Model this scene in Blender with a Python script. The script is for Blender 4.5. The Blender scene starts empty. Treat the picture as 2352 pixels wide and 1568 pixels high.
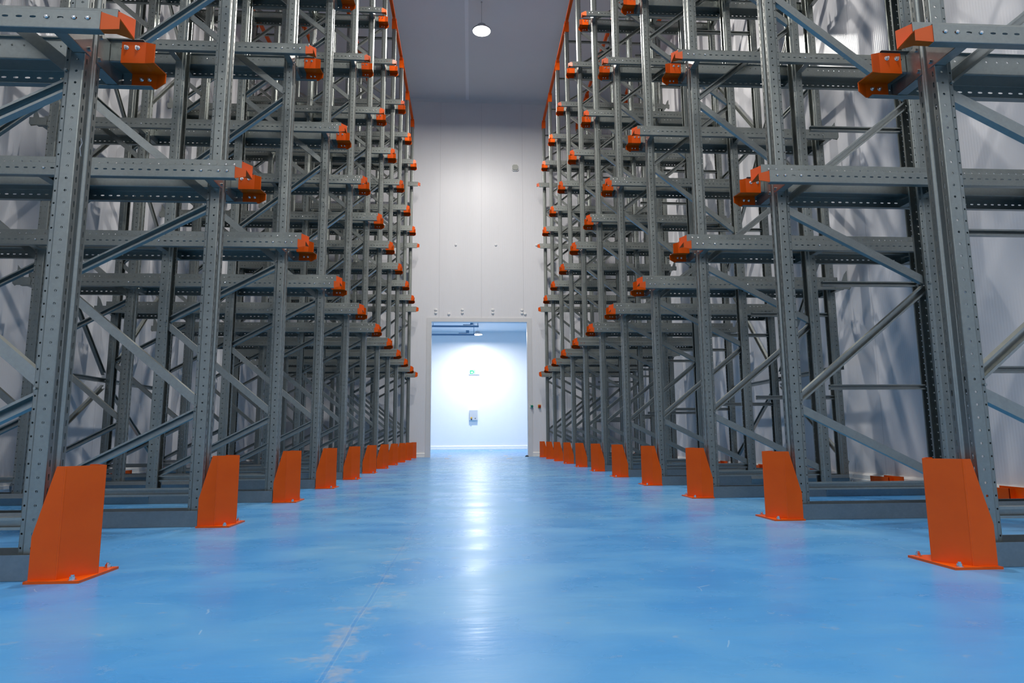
import bpy, bmesh, math, random
from mathutils import Vector, Matrix
from math import pi, sin, cos, tan, atan2, sqrt, radians

random.seed(7)
S = bpy.context.scene
COL = S.collection

# ------------------------------------------------------------------ camera
PITCH, YAW, ROLL, CAMH = 0.1444, 0.0634, -0.0067, 0.4902
cam_data = bpy.data.cameras.new('camera')
cam_data.sensor_width = 36.0
cam_data.lens = 1523.312 * 36.0 / 2352.0
cam_data.clip_start = 0.05
cam_data.clip_end = 200
cam = bpy.data.objects.new('camera', cam_data)
COL.objects.link(cam)
fwd = Vector((sin(YAW)*cos(PITCH), cos(YAW)*cos(PITCH), sin(PITCH)))
right = Vector((cos(YAW), -sin(YAW), 0))
up = right.cross(fwd)
r2 = right*cos(ROLL) + up*sin(ROLL)
u2 = -right*sin(ROLL) + up*cos(ROLL)
cam.matrix_world = Matrix(((r2.x, u2.x, -fwd.x, 0.0), (r2.y, u2.y, -fwd.y, 0.0), (r2.z, u2.z, -fwd.z, CAMH), (0, 0, 0, 1)))
S.camera = cam

# ------------------------------------------------------------------ world, view, cycles
W = bpy.data.worlds.new('world')
S.world = W
W.use_nodes = True
W.node_tree.nodes['Background'].inputs[0].default_value = (0.75, 0.8, 0.9, 1)
W.node_tree.nodes['Background'].inputs[1].default_value = 0.05
S.view_settings.view_transform = 'Standard'
S.view_settings.look = 'None'
S.view_settings.gamma = 1
S.view_settings.use_curve_mapping = False
S.view_settings.exposure = 0.14
cy = S.cycles
cy.max_bounces = 7
cy.diffuse_bounces = 4
cy.glossy_bounces = 4
cy.use_adaptive_sampling = True
cy.adaptive_threshold = 0.02
cy.transmission_bounces = 2
cy.transparent_max_bounces = 4
cy.sample_clamp_indirect = 6
cy.caustics_reflective = False
cy.caustics_refractive = False
cy.use_denoising = True

LAMP_POS = [(0.23, 13.4, 265.0), (0.23, 8.9, 230.0), (0.23, 4.4, 230.0), (0.23, -0.1, 230.0)] + [(x, y, 85.0) for y in (-8.0, -14.0) for x in (-2.9, 0.23, 2.9)]   # x, y, watt
NEXT_WATT = 190.0          # the lamp of the room behind the door and its two added fill lamps

# ------------------------------------------------------------------ measured layout (metres)
Y0, PITCH_ROW, DYR = 2.6349, 1.4576, -0.089
NROW = 11
LEVELS = (2.034, 3.735, 5.445, 7.14)
RAIL_A, RAIL_S = 0.2237, 0.1123      # lower web / step of the pallet rails
YWALL, ZCEIL = 17.75, 10.0
XL_WALL, XR_WALL = -4.85, 4.25
UP_H = 8.9
def rowy(i, side):
    return Y0 + PITCH_ROW*(i-1) + (DYR if side > 0 else 0.0)

# ------------------------------------------------------------------ materials
def nt(name):
    m = bpy.data.materials.new(name)
    m.use_nodes = True
    t = m.node_tree
    b = t.nodes['Principled BSDF']
    return m, t, b
def N(t, typ, **kw):
    n = t.nodes.new(typ)
    for k, v in kw.items():
        setattr(n, k, v)
    return n
def L(t, a, b):
    t.links.new(a, b)
def ramp(t, fac, stops, interp='LINEAR'):
    r = N(t, 'ShaderNodeValToRGB')
    r.color_ramp.interpolation = interp
    el = r.color_ramp.elements
    while len(el) < len(stops):
        el.new(0.5)
    for e, (p, c) in zip(el, stops):
        e.position = p
        e.color = (c[0], c[1], c[2], 1)
    L(t, fac, r.inputs[0])
    return r
def noise(t, vec, scale, detail=3, rough=0.5, dist=0.0):
    n = N(t, 'ShaderNodeTexNoise')
    n.inputs['Scale'].default_value = scale
    n.inputs['Detail'].default_value = detail
    n.inputs['Roughness'].default_value = rough
    n.inputs['Distortion'].default_value = dist
    L(t, vec, n.inputs['Vector'])
    return n
def mapping(t, vec, scale):
    m = N(t, 'ShaderNodeMapping')
    m.inputs['Scale'].default_value = scale
    L(t, vec, m.inputs['Vector'])
    return m.outputs[0]
def math_(t, op, a, b=None, clamp=False):
    m = N(t, 'ShaderNodeMath', operation=op)
    m.use_clamp = clamp
    for i, v in enumerate((a, b)):
        if v is None:
            continue
        if isinstance(v, (int, float)):
            m.inputs[i].default_value = v
        else:
            L(t, v, m.inputs[i])
    return m.outputs[0]
def mixc(t, fac, a, b):
    m = N(t, 'ShaderNodeMix', data_type='RGBA')
    if isinstance(fac, (int, float)):
        m.inputs[0].default_value = fac
    else:
        L(t, fac, m.inputs[0])
    for i, v in ((6, a), (7, b)):
        if isinstance(v, tuple):
            m.inputs[i].default_value = (v[0], v[1], v[2], 1)
        else:
            L(t, v, m.inputs[i])
    return m.outputs[2]

def make_galv(name, base, metallic, rough, spangle=0.06, seed=0.0):
    m, t, b = nt(name)
    tc = N(t, 'ShaderNodeTexCoord').outputs['Object']
    n1 = noise(t, tc, 38, 2, 0.6)
    n2 = noise(t, tc, 2.3, 3, 0.6)
    v = N(t, 'ShaderNodeTexVoronoi')
    v.inputs['Scale'].default_value = 90
    L(t, tc, v.inputs['Vector'])
    f = math_(t, 'ADD', math_(t, 'MULTIPLY', n1.outputs[0], 0.4), math_(t, 'ADD', math_(t, 'MULTIPLY', n2.outputs[0], 0.4), math_(t, 'MULTIPLY', v.outputs['Color'], 0.2)))
    lo = tuple(c*(1-spangle*3) for c in base)
    hi = tuple(c*(1+spangle*3) for c in base)
    r = ramp(t, f, ((0.3, lo), (0.7, hi)))
    L(t, r.outputs[0], b.inputs['Base Color'])
    rr = N(t, 'ShaderNodeMapRange')
    L(t, n1.outputs[0], rr.inputs[0])
    rr.inputs[3].default_value = rough-0.02
    rr.inputs[4].default_value = rough+0.02
    L(t, rr.outputs[0], b.inputs['Roughness'])
    b.inputs['Metallic'].default_value = metallic
    bp = N(t, 'ShaderNodeBump')
    bp.inputs['Strength'].default_value = 0.04
    bp.inputs['Distance'].default_value = 0.0015
    L(t, n1.outputs[0], bp.inputs['Height'])
    L(t, bp.outputs[0], b.inputs['Normal'])
    return m
M_GALV = make_galv('galvanised_steel', (0.300, 0.320, 0.298), 0.88, 0.36, 0.03)
M_BRACE = make_galv('galvanised_brace', (0.350, 0.366, 0.342), 0.88, 0.33, 0.03)
M_CHAN = make_galv('galvanised_channel', (0.23, 0.265, 0.28), 0.8, 0.42, 0.03)
M_ZINC = make_galv('zinc_bolt', (0.72, 0.72, 0.70), 0.95, 0.2, 0.02)

def make_orange():
    m, t, b = nt('orange_powder_coat')
    tc = N(t, 'ShaderNodeTexCoord').outputs['Object']
    n = noise(t, tc, 5, 3, 0.5)
    r = ramp(t, n.outputs[0], ((0.3, (0.72, 0.085, 0.001)), (0.7, (0.80, 0.102, 0.002))))
    L(t, r.outputs[0], b.inputs['Base Color'])
    b.inputs['Roughness'].default_value = 0.36
    b.inputs['Specular IOR Level'].default_value = 0.3
    n2 = noise(t, tc, 260, 2, 0.5)
    bp = N(t, 'ShaderNodeBump')
    bp.inputs['Strength'].default_value = 0.06
    bp.inputs['Distance'].default_value = 0.001
    L(t, n2.outputs[0], bp.inputs['Height'])
    L(t, bp.outputs[0], b.inputs['Normal'])
    return m
M_ORANGE = make_orange()

def make_panel(name, axis, color, rough=0.32, joint=1.15, off=0.0, rib=0.03, amp=0.0007, joints=True):
    """white sandwich panel: fine vertical ribs and a joint line every panel width"""
    m, t, b = nt(name)
    tc = N(t, 'ShaderNodeTexCoord').outputs['Object']
    sp = N(t, 'ShaderNodeSeparateXYZ')
    L(t, tc, sp.inputs[0])
    u = sp.outputs[axis]
    # joints
    a = math_(t, 'PINGPONG', math_(t, 'ADD', u, off+joint*40), joint)  # 0..joint
    d = math_(t, 'FLOORED_MODULO', math_(t, 'ADD', u, off+joint*40), joint)
    dj = math_(t, 'MINIMUM', d, math_(t, 'SUBTRACT', joint, d))
    jm = math_(t, 'LESS_THAN', dj, 0.0028 if joints else -1.0)
    ph = math_(t, 'MULTIPLY', u, 2*pi/rib)
    wv = math_(t, 'SINE', ph)
    # a slow drift changes the strength of the ribs a little
    env = noise(t, mapping(t, tc, (0.9, 0.9, 0.02)), 1.7, 1, 0.5)
    h = math_(t, 'MULTIPLY', wv, math_(t, 'ADD', 0.35, env.outputs[0]))
    h2 = math_(t, 'SUBTRACT', math_(t, 'MULTIPLY', h, amp), math_(t, 'MULTIPLY', jm, 0.002))
    bp = N(t, 'ShaderNodeBump')
    bp.inputs['Strength'].default_value = 1.0
    bp.inputs['Distance'].default_value = 1.0
    L(t, h2, bp.inputs['Height'])
    L(t, bp.outputs[0], b.inputs['Normal'])
    n = noise(t, mapping(t, tc, (1, 1, 0.25)), 1.3, 3, 0.6)
    base = mixc(t, n.outputs[0], tuple(c*0.96 for c in color), color)
    base = mixc(t, math_(t, 'MULTIPLY', jm, 0.45), base, (0.3, 0.3, 0.32))
    L(t, base, b.inputs['Base Color'])
    b.inputs['Roughness'].default_value = rough
    b.inputs['Specular IOR Level'].default_value = 0.6
    return m
WHITE = (0.84, 0.83, 0.84)
M_WALLX = make_panel('white_panel_end_wall', 0, WHITE, off=-0.302, rough=0.37, amp=0.0006)
M_WALLFAR = make_panel('white_panel_far_room', 0, (0.86, 0.86, 0.86), amp=0.0005, joints=False)
M_CEILFAR = make_panel('white_ceiling_far_room', 0, (0.86, 0.86, 0.86), rough=0.5, amp=0.0003, joints=False)
M_WALLY = make_panel('white_panel_side_wall', 1, WHITE, off=0.25, rough=0.28, amp=0.00035)
M_CEIL = make_panel('white_panel_ceiling', 1, (0.80, 0.80, 0.82), rough=0.5, joint=1.15, rib=0.06, amp=0.0004, joints=False)

def simple(name, color, rough=0.5, metallic=0.0, emit=None, es=0.0, var=0.04):
    m, t, b = nt(name)
    tc = N(t, 'ShaderNodeTexCoord').outputs['Object']
    n = noise(t, tc, 9, 3, 0.5)
    L(t, mixc(t, n.outputs[0], tuple(c*(1-var) for c in color), tuple(min(1, c*(1+var)) for c in color)), b.inputs['Base Color'])
    b.inputs['Roughness'].default_value = rough
    b.inputs['Metallic'].default_value = metallic
    if emit:
        b.inputs['Emission Color'].default_value = (*emit, 1)
        b.inputs['Emission Strength'].default_value = es
    return m
M_TRIM = simple('white_trim', (0.74, 0.73, 0.72), 0.4)
M_CURB = simple('white_curb', (0.82, 0.82, 0.80), 0.35)
M_PLASTIC = simple('white_plastic', (0.85, 0.85, 0.84), 0.3)
M_GREEN = simple('green_plastic', (0.0, 0.22, 0.14), 0.3)
M_RED = simple('red_plastic', (0.45, 0.02, 0.01), 0.3)
M_YELLOW = simple('yellow_plastic', (0.75, 0.42, 0.02), 0.4)
M_DARK = simple('dark_plastic', (0.03, 0.03, 0.035), 0.5)
M_SIGN = simple('sign_green', (0.02, 0.38, 0.18), 0.4)
M_PIPE = simple('painted_pipe', (0.12, 0.22, 0.34), 0.4)
M_TAPE = simple('beige_tape', (0.85, 0.62, 0.42), 0.6)
M_CHALK = simple('chalk', (0.72, 0.72, 0.72), 0.9)
M_LENS = simple('frosted_cover', (0.55, 0.56, 0.50), 0.2)
M_HOUSING = simple('lamp_housing', (0.5, 0.5, 0.52), 0.4, 0.3)

def make_emit(name, color, strength):
    m, t, b = nt(name)
    tc = N(t, 'ShaderNodeTexCoord').outputs['Object']
    n = noise(t, tc, 12, 1, 0.5)
    L(t, mixc(t, n.outputs[0], (0.8, 0.8, 0.8), (0.85, 0.85, 0.85)), b.inputs['Base Color'])
    b.inputs['Emission Color'].default_value = (*color, 1)
    b.inputs['Emission Strength'].default_value = strength
    return m
M_LAMP = make_emit('lamp_diffuser', (1.0, 0.97, 0.93), 30)

def make_floor():
    m, t, b = nt('blue_epoxy_floor')
    tc = N(t, 'ShaderNodeTexCoord').outputs['Object']
    sp = N(t, 'ShaderNodeSeparateXYZ')
    L(t, tc, sp.inputs[0])
    X, Y = sp.outputs[0], sp.outputs[1]
    big = noise(t, mapping(t, tc, (1.0, 0.8, 1)), 0.8, 3, 0.5, 0.6)
    mid = noise(t, mapping(t, tc, (1.0, 1.6, 1)), 2.0, 4, 0.5, 0.4)
    r = ramp(t, math_(t, 'ADD', math_(t, 'MULTIPLY', big.outputs[0], 0.55), math_(t, 'MULTIPLY', mid.outputs[0], 0.45)),
             ((0.34, (0.055, 0.285, 0.66)), (0.46, (0.080, 0.322, 0.665)), (0.58, (0.120, 0.362, 0.645)), (0.72, (0.20, 0.40, 0.60))))
    col = r.outputs[0]
    # worn, grey patches gathered along the joint of the slab
    wob = noise(t, mapping(t, tc, (0.0, 1.0, 0)), 1.1, 3, 0.5)
    xj = math_(t, 'ADD', X, math_(t, 'SUBTRACT', 0.325, math_(t, 'MULTIPLY', wob.outputs[0], 0.035)))
    dist = math_(t, 'ABSOLUTE', xj)
    near = math_(t, 'SUBTRACT', 1.0, math_(t, 'MULTIPLY', dist, 8.5), True)
    fy = math_(t, 'SUBTRACT', 1.15, math_(t, 'MULTIPLY', Y, 0.26), True)
    p = noise(t, mapping(t, tc, (1.0, 1.0, 1)), 11.0, 8, 0.7, 0.2)
    pw = math_(t, 'MULTIPLY', math_(t, 'MULTIPLY', near, fy), 1.0)
    w1 = math_(t, 'MULTIPLY', math_(t, 'SUBTRACT', math_(t, 'ADD', p.outputs[0], math_(t, 'MULTIPLY', pw, 0.23)), 0.60), 5, True)
    # scattered small scuffs of bare screed
    p2 = noise(t, mapping(t, tc, (1.0, 2.2, 1)), 6.0, 6, 0.7, 0.5)
    w2 = math_(t, 'MULTIPLY', math_(t, 'SUBTRACT', p2.outputs[0], 0.655), 5, True)
    fade = math_(t, 'SUBTRACT', 1.0, math_(t, 'MULTIPLY', math_(t, 'ABSOLUTE', X), 0.3), True)
    w2 = math_(t, 'MULTIPLY', w2, math_(t, 'MULTIPLY', fade, 0.75))
    w = math_(t, 'MAXIMUM', math_(t, 'MULTIPLY', w1, 0.62), math_(t, 'MULTIPLY', w2, 0.55))
    col = mixc(t, w, col, (0.40, 0.39, 0.38))
    # fine light scratches
    sc1 = N(t, 'ShaderNodeTexVoronoi')
    sc1.feature = 'DISTANCE_TO_EDGE'
    sc1.inputs['Scale'].default_value = 1.1
    wn = noise(t, tc, 2.0, 4, 0.6)
    vm = N(t, 'ShaderNodeVectorMath', operation='ADD')
    sv = N(t, 'ShaderNodeVectorMath', operation='SCALE')
    L(t, wn.outputs['Color'], sv.inputs[0])
    sv.inputs['Scale'].default_value = 0.12
    L(t, tc, vm.inputs[0])
    L(t, sv.outputs[0], vm.inputs[1])
    L(t, vm.outputs[0], sc1.inputs['Vector'])
    brk = noise(t, tc, 3.3, 2, 0.5)
    s = math_(t, 'MULTIPLY', math_(t, 'LESS_THAN', sc1.outputs['Distance'], 0.0018), math_(t, 'GREATER_THAN', brk.outputs[0], 0.60))
    col = mixc(t, math_(t, 'MULTIPLY', s, 0.35), col, (0.45, 0.62, 0.75))
    # dark specks
    dk = noise(t, mapping(t, tc, (1, 2.5, 1)), 11, 3, 0.6, 0.8)
    d = math_(t, 'MULTIPLY', math_(t, 'SUBTRACT', dk.outputs[0], 0.735), 14, True)
    col = mixc(t, math_(t, 'MULTIPLY', d, 0.6), col, (0.05, 0.09, 0.12))
    # the joint itself: a thin darker groove beside a lighter ridge
    j1 = math_(t, 'LESS_THAN', dist, 0.0035)
    col = mixc(t, math_(t, 'MULTIPLY', j1, 0.4), col, (0.055, 0.25, 0.60))
    j2 = math_(t, 'LESS_THAN', math_(t, 'ABSOLUTE', math_(t, 'SUBTRACT', dist, 0.006)), 0.0013)
    col = mixc(t, math_(t, 'MULTIPLY', j2, 0.2), col, (0.35, 0.50, 0.66))
    L(t, col, b.inputs['Base Color'])
    rn = N(t, 'ShaderNodeMapRange')
    L(t, mid.outputs[0], rn.inputs[0])
    rn.inputs[1].default_value = 0.3
    rn.inputs[2].default_value = 0.7
    rn.inputs[3].default_value = 0.22
    rn.inputs[4].default_value = 0.36
    L(t, math_(t, 'ADD', rn.outputs[0], math_(t, 'MULTIPLY', w, 0.2)), b.inputs['Roughness'])
    b.inputs['Specular IOR Level'].default_value = 0.33
    # trowel waves
    bw = noise(t, mapping(t, tc, (1.3, 4.5, 1)), 2.4, 5, 0.55, 0.3)
    hh = math_(t, 'SUBTRACT', math_(t, 'MULTIPLY', bw.outputs[0], 0.0022), math_(t, 'MULTIPLY', math_(t, 'LESS_THAN', dist, 0.006), 0.0012))
    bp = N(t, 'ShaderNodeBump')
    bp.inputs['Strength'].default_value = 1.0
    bp.inputs['Distance'].default_value = 1.0
    L(t, hh, bp.inputs['Height'])
    L(t, bp.outputs[0], b.inputs['Normal'])
    return m
M_FLOOR = make_floor()

# ------------------------------------------------------------------ mesh helpers
class MB:
    def __init__(s):
        s.v, s.f = [], []
    def add(s, vs, fs):
        o = len(s.v)
        s.v += [tuple(p) for p in vs]
        s.f += [tuple(i+o for i in f) for f in fs]
        return s
    def box(s, a, b):
        x0, y0, z0 = (min(a[i], b[i]) for i in range(3))
        x1, y1, z1 = (max(a[i], b[i]) for i in range(3))
        return s.add([(x0, y0, z0), (x1, y0, z0), (x1, y1, z0), (x0, y1, z0), (x0, y0, z1), (x1, y0, z1), (x1, y1, z1), (x0, y1, z1)],
                     [(0, 3, 2, 1), (4, 5, 6, 7), (0, 1, 5, 4), (1, 2, 6, 5), (2, 3, 7, 6), (3, 0, 4, 7)])
    def prism(s, pts, h, place):
        """closed outline pts (2D) thickened by h; place(u, v, w) -> xyz"""
        n = len(pts)
        vs = [place(p[0], p[1], 0.0) for p in pts] + [place(p[0], p[1], h) for p in pts]
        fs = [tuple(range(n-1, -1, -1)), tuple(range(n, 2*n))]
        fs += [(i, (i+1) % n, n+(i+1) % n, n+i) for i in range(n)]
        return s.add(vs, fs)
    def cyl(s, p0, p1, r0, r1=None, n=12):
        r1 = r0 if r1 is None else r1
        p0, p1 = Vector(p0), Vector(p1)
        d = (p1-p0).normalized()
        a = d.orthogonal().normalized()
        b = d.cross(a)
        vs = []
        for p, r in ((p0, r0), (p1, r1)):
            for k in range(n):
                q = p + (a*cos(2*pi*k/n) + b*sin(2*pi*k/n))*r
                vs.append(q)
        fs = [(k, (k+1) % n, n+(k+1) % n, n+k) for k in range(n)]
        fs += [tuple(range(n-1, -1, -1)), tuple(range(n, 2*n))]
        return s.add(vs, fs)
    def lathe(s, prof, c, axis='z', n=24):
        vs, fs = [], []
        for r, h in prof:
            for k in range(n):
                a = 2*pi*k/n
                if axis == 'z':
                    vs.append((c[0]+r*cos(a), c[1]+r*sin(a), c[2]+h))
                else:   # -y
                    vs.append((c[0]+r*cos(a), c[1]-h, c[2]+r*sin(a)))
        m = len(prof)
        for i in range(m-1):
            for k in range(n):
                fs.append((i*n+k, i*n+(k+1) % n, (i+1)*n+(k+1) % n, (i+1)*n+k))
        fs.append(tuple(range(n-1, -1, -1)))
        fs.append(tuple((m-1)*n+k for k in range(n)))
        return s.add(vs, fs)
    def sweep(s, prof, path_a, path_b, ex, ey):
        """closed 2D profile swept in a straight line from a to b"""
        a, b = Vector(path_a), Vector(path_b)
        n = len(prof)
        vs = [a + ex*p[0] + ey*p[1] for p in prof] + [b + ex*p[0] + ey*p[1] for p in prof]
        fs = [tuple(range(n-1, -1, -1)), tuple(range(n, 2*n))]
        fs += [(i, (i+1) % n, n+(i+1) % n, n+i) for i in range(n)]
        return s.add(vs, fs)
    def mesh(s, name, mat, fix=True):
        me = bpy.data.meshes.new(name)
        me.from_pydata(s.v, [], s.f)
        me.materials.append(mat)
        if fix:
            bm = bmesh.new()
            bm.from_mesh(me)
            bmesh.ops.recalc_face_normals(bm, faces=bm.faces)
            bm.to_mesh(me)
            bm.free()
        me.update()
        return me

def open_profile(pts, th):
    """an open sheet-metal polyline -> closed outline of thickness th (mitred)"""
    n = len(pts)
    P = [Vector((p[0], p[1])) for p in pts]
    out_a, out_b = [], []
    for i in range(n):
        if i == 0:
            d = (P[1]-P[0]).normalized(); nn = Vector((-d.y, d.x)); k = 1
        elif i == n-1:
            d = (P[-1]-P[-2]).normalized(); nn = Vector((-d.y, d.x)); k = 1
        else:
            d0 = (P[i]-P[i-1]).normalized(); d1 = (P[i+1]-P[i]).normalized()
            n0 = Vector((-d0.y, d0.x)); n1 = Vector((-d1.y, d1.x))
            nn = (n0+n1)
            if nn.length < 1e-6:
                nn = n0
            nn.normalize()
            k = 1/max(0.35, nn.dot(n0))
        out_a.append(P[i]+nn*th*0.5*k)
        out_b.append(P[i]-nn*th*0.5*k)
    return [tuple(p) for p in out_a] + [tuple(p) for p in reversed(out_b)]

def fillet(raw, rad, nseg=2):
    """raw polyline -> list of (p, q, tag): tag = raw segment index or None on a bend"""
    P = [Vector(p) for p in raw]
    n = len(P)
    seg_s = [P[i].copy() for i in range(n-1)]
    seg_e = [P[i+1].copy() for i in range(n-1)]
    arcs = {}
    for i in range(1, n-1):
        d0 = (P[i]-P[i-1]); d1 = (P[i+1]-P[i])
        l = min(rad, d0.length*0.35, d1.length*0.35)
        a = P[i]-d0.normalized()*l
        b = P[i]+d1.normalized()*l
        seg_e[i-1] = a
        seg_s[i] = b
        pts = []
        for k in range(nseg+1):
            u = k/nseg
            pts.append(a*(1-u)**2 + P[i]*2*u*(1-u) + b*u*u)
        arcs[i] = pts
    out = []
    for i in range(n-1):
        out.append((seg_s[i], seg_e[i], i, (seg_s[i]-P[i]).length))
        if i+1 in arcs:
            a = arcs[i+1]
            for k in range(nseg):
                out.append((a[k], a[k+1], None, 0))
    return out

def punched_sheet(raw, length, pitch, holes, place, rad=0.004, lead=0.0):
    """folded sheet, extruded along its length with real punched holes.
    holes: {raw segment: [(distance along the segment, half width across, half length along), ...]}
    place(a, b, l) -> xyz"""
    mb = MB()
    nrow = int((length-2*lead)//pitch)
    start = (length-nrow*pitch)/2
    ls = [0.0, start]
    for k in range(nrow):
        ls += [start+(k+0.5)*pitch, start+(k+1)*pitch]
    ls.append(length)
    def quadstrip(p, q, l0, l1):
        mb.add([place(p.x, p.y, l0), place(q.x, q.y, l0), place(q.x, q.y, l1), place(p.x, p.y, l1)], [(0, 1, 2, 3)])
    for p, q, tag, off in fillet(raw, rad):
        hs = sorted(holes.get(tag, [])) if tag is not None else []
        if not hs:
            for a, b in zip(ls[:-1], ls[1:]):
                quadstrip(p, q, a, b)
            continue
        dvec = (q-p); dl = dvec.length; dn = dvec/dl
        cuts = [0.0]
        for h0, h1 in zip(hs[:-1], hs[1:]):
            cuts.append((h0[0]+h1[0])/2-off)
        cuts.append(dl)
        for (hc, hw, hl), c0, c1 in zip(hs, cuts[:-1], cuts[1:]):
            hc -= off
            A, B = p+dn*c0, p+dn*c1
            quadstrip(A, B, ls[0], ls[1])
            quadstrip(A, B, ls[-2], ls[-1])
            for k in range(nrow):
                l0 = start+k*pitch; l1 = l0+pitch; lc = (l0+l1)/2
                outer = [(c1, lc), (c1, l1), (hc, l1), (c0, l1), (c0, lc), (c0, l0), (hc, l0), (c1, l0)]
                inner = []
                for j in range(8):
                    ang = j*pi/4
                    cx, sy = cos(ang), sin(ang)
                    if hl > hw*1.3:
                        inner.append((hc+hw*cx, lc+sy*hw+(hl-hw)*(1 if sy > 0.1 else -1 if sy < -0.1 else 0)))
                    elif hw > hl*1.3:
                        inner.append((hc+hl*cx+(hw-hl)*(1 if cx > 0.1 else -1 if cx < -0.1 else 0), lc+hl*sy))
                    else:
                        inner.append((hc+hw*cx, lc+hl*sy))
                pts = outer+inner
                vs = []
                for (c, l) in pts:
                    r = p+dn*c
                    vs.append(place(r.x, r.y, l))
                fs = [(j, (j+1) % 8, 8+(j+1) % 8, 8+j) for j in range(8)]
                mb.add(vs, fs)
    return mb

def thick_mesh(mb, name, mat, th):
    """weld a sheet and give it real thickness"""
    me = bpy.data.meshes.new(name)
    me.from_pydata(mb.v, [], mb.f)
    bm = bmesh.new()
    bm.from_mesh(me)
    bmesh.ops.remove_doubles(bm, verts=bm.verts, dist=1e-5)
    bmesh.ops.recalc_face_normals(bm, faces=bm.faces)
    bm.normal_update()
    bmesh.ops.solidify(bm, geom=bm.faces[:], thickness=th)
    bm.to_mesh(me)
    bm.free()
    me.materials.append(mat)
    me.update()
    return me

def obj(name, me, parent=None, loc=None, rotz=0.0):
    o = bpy.data.objects.new(name, me)
    COL.objects.link(o)
    if parent is not None:
        o.parent = parent
    if loc is not None:
        o.location = loc
    o.rotation_euler = (0, 0, rotz)
    return o
def thing(name, label, cat, loc=(0, 0, 0), rotz=0.0, group=None, me=None):
    o = obj(name, me, None, loc, rotz)
    o['label'] = label
    o['category'] = cat
    if group:
        o['group'] = group
    return o
def struct(name, me):
    o = obj(name, me)
    o['kind'] = 'structure'
    return o
def copy_part(o, parent):
    c = o.copy()
    COL.objects.link(c)
    c.parent = parent
    return c
def copy_tree(o, parent=None):
    c = o.copy()
    COL.objects.link(c)
    c.parent = parent
    for ch in list(o.children):
        copy_tree(ch, c)
    return c

ORD = ['', 'first', 'second', 'third', 'fourth', 'fifth', 'sixth', 'seventh', 'eighth', 'ninth', 'tenth', 'eleventh']
LEV = ['lowest', 'second', 'third', 'top']
def rowname(i):
    return 'nearest row' if i == 1 else 'farthest row' if i == NROW else ORD[i]+' row'
SIDE = {-1: 'left', 1: 'right'}

# ------------------------------------------------------------------ the setting
DOOR_X0, DOOR_X1, DOOR_Z = -1.065, 1.555, 3.61
YB = -27.0
struct('floor', MB().box((-12, YB, -0.12), (13, 30.2, 0)).mesh('floor', M_FLOOR))
wb = MB()
wb.box((XL_WALL-0.15, YWALL, 0), (DOOR_X0-0.03, YWALL+0.15, ZCEIL))
wb.box((DOOR_X1+0.03, YWALL, 0), (XR_WALL+0.15, YWALL+0.15, ZCEIL))
wb.box((DOOR_X0-0.03, YWALL, DOOR_Z+0.03), (DOOR_X1+0.03, YWALL+0.15, ZCEIL))
struct('wall_back', wb.mesh('wall_back', M_WALLX))
struct('wall_left', MB().box((XL_WALL-0.15, YB, 0), (XL_WALL, YWALL, ZCEIL)).mesh('wall_left', M_WALLY))
struct('wall_right', MB().box((XR_WALL, YB, 0), (XR_WALL+0.15, YWALL, ZCEIL)).mesh('wall_right', M_WALLY))
struct('wall_front', MB().box((XL_WALL-0.15, YB-0.15, 0), (XR_WALL+0.15, YB, ZCEIL)).mesh('wall_front', M_WALLX))
struct('ceiling', MB().box((XL_WALL-0.15, YB-0.15, ZCEIL), (XR_WALL+0.15, YWALL+0.15, ZCEIL+0.15)).mesh('ceiling', M_CEIL))

# coved curbs at the foot of the walls
def curb_prof(h, d):
    return [(0, 0), (d, 0), (d, h*0.28), (d*0.75, h*0.34), (d*0.72, h*0.78), (d*0.35, h), (0, h)]
def curb_y(name, xw, sgn, y0, y1, h=0.12, d=0.05):
    mb = MB()
    mb.sweep(curb_prof(h, d), (xw, y0, 0), (xw, y1, 0), Vector((sgn, 0, 0)), Vector((0, 0, 1)))
    return struct(name, mb.mesh(name, M_CURB))
def curb_x(mb, yw, x0, x1, h=0.12, d=0.05):
    mb.sweep(curb_prof(h, d), (x0, yw, 0), (x1, yw, 0), Vector((0, -1, 0)), Vector((0, 0, 1)))
curb_y('baseboard_left', XL_WALL, 1, YB, YWALL)
curb_y('baseboard_right', XR_WALL, -1, YB, YWALL, 0.09, 0.05)
mb = MB()
curb_x(mb, YWALL, XL_WALL+0.05, DOOR_X0-0.12)
curb_x(mb, YWALL, DOOR_X1+0.11, XR_WALL-0.05)
struct('baseboard_back', mb.mesh('baseboard_back', M_CURB))
# coving between ceiling and end wall, cover strip along the ceiling
mb = MB()
mb.sweep([(0, 0), (0.07, 0), (0, -0.07)], (XL_WALL, YWALL, ZCEIL), (XR_WALL, YWALL, ZCEIL), Vector((0, -1, 0)), Vector((0, 0, 1)))
struct('trim_1', mb.mesh('trim_1', M_TRIM))
M_STRIP = simple('ceiling_strip', (0.93, 0.93, 0.97), 0.5)
struct('trim_2', MB().box((-0.145, YB, ZCEIL-0.008), (-0.06, YWALL-0.07, ZCEIL-0.0005)).mesh('trim_2', M_STRIP))

# door frame
mb = MB()
fw, fd = 0.11, 0.02
mb.box((DOOR_X0-fw, YWALL-fd, 0), (DOOR_X0, YWALL+0.155, DOOR_Z+fw))
mb.box((DOOR_X1, YWALL-fd, 0), (DOOR_X1+fw, YWALL+0.155, DOOR_Z+fw))
mb.box((DOOR_X0, YWALL-fd, DOOR_Z), (DOOR_X1, YWALL+0.155, DOOR_Z+fw))
mb.box((DOOR_X0, YWALL-fd-0.012, 0), (DOOR_X0+0.02, YWALL+0.16, DOOR_Z))
mb.box((DOOR_X1-0.02, YWALL-fd-0.012, 0), (DOOR_X1, YWALL+0.16, DOOR_Z))
struct('door_1', mb.mesh('door_1', M_TRIM))

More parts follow.
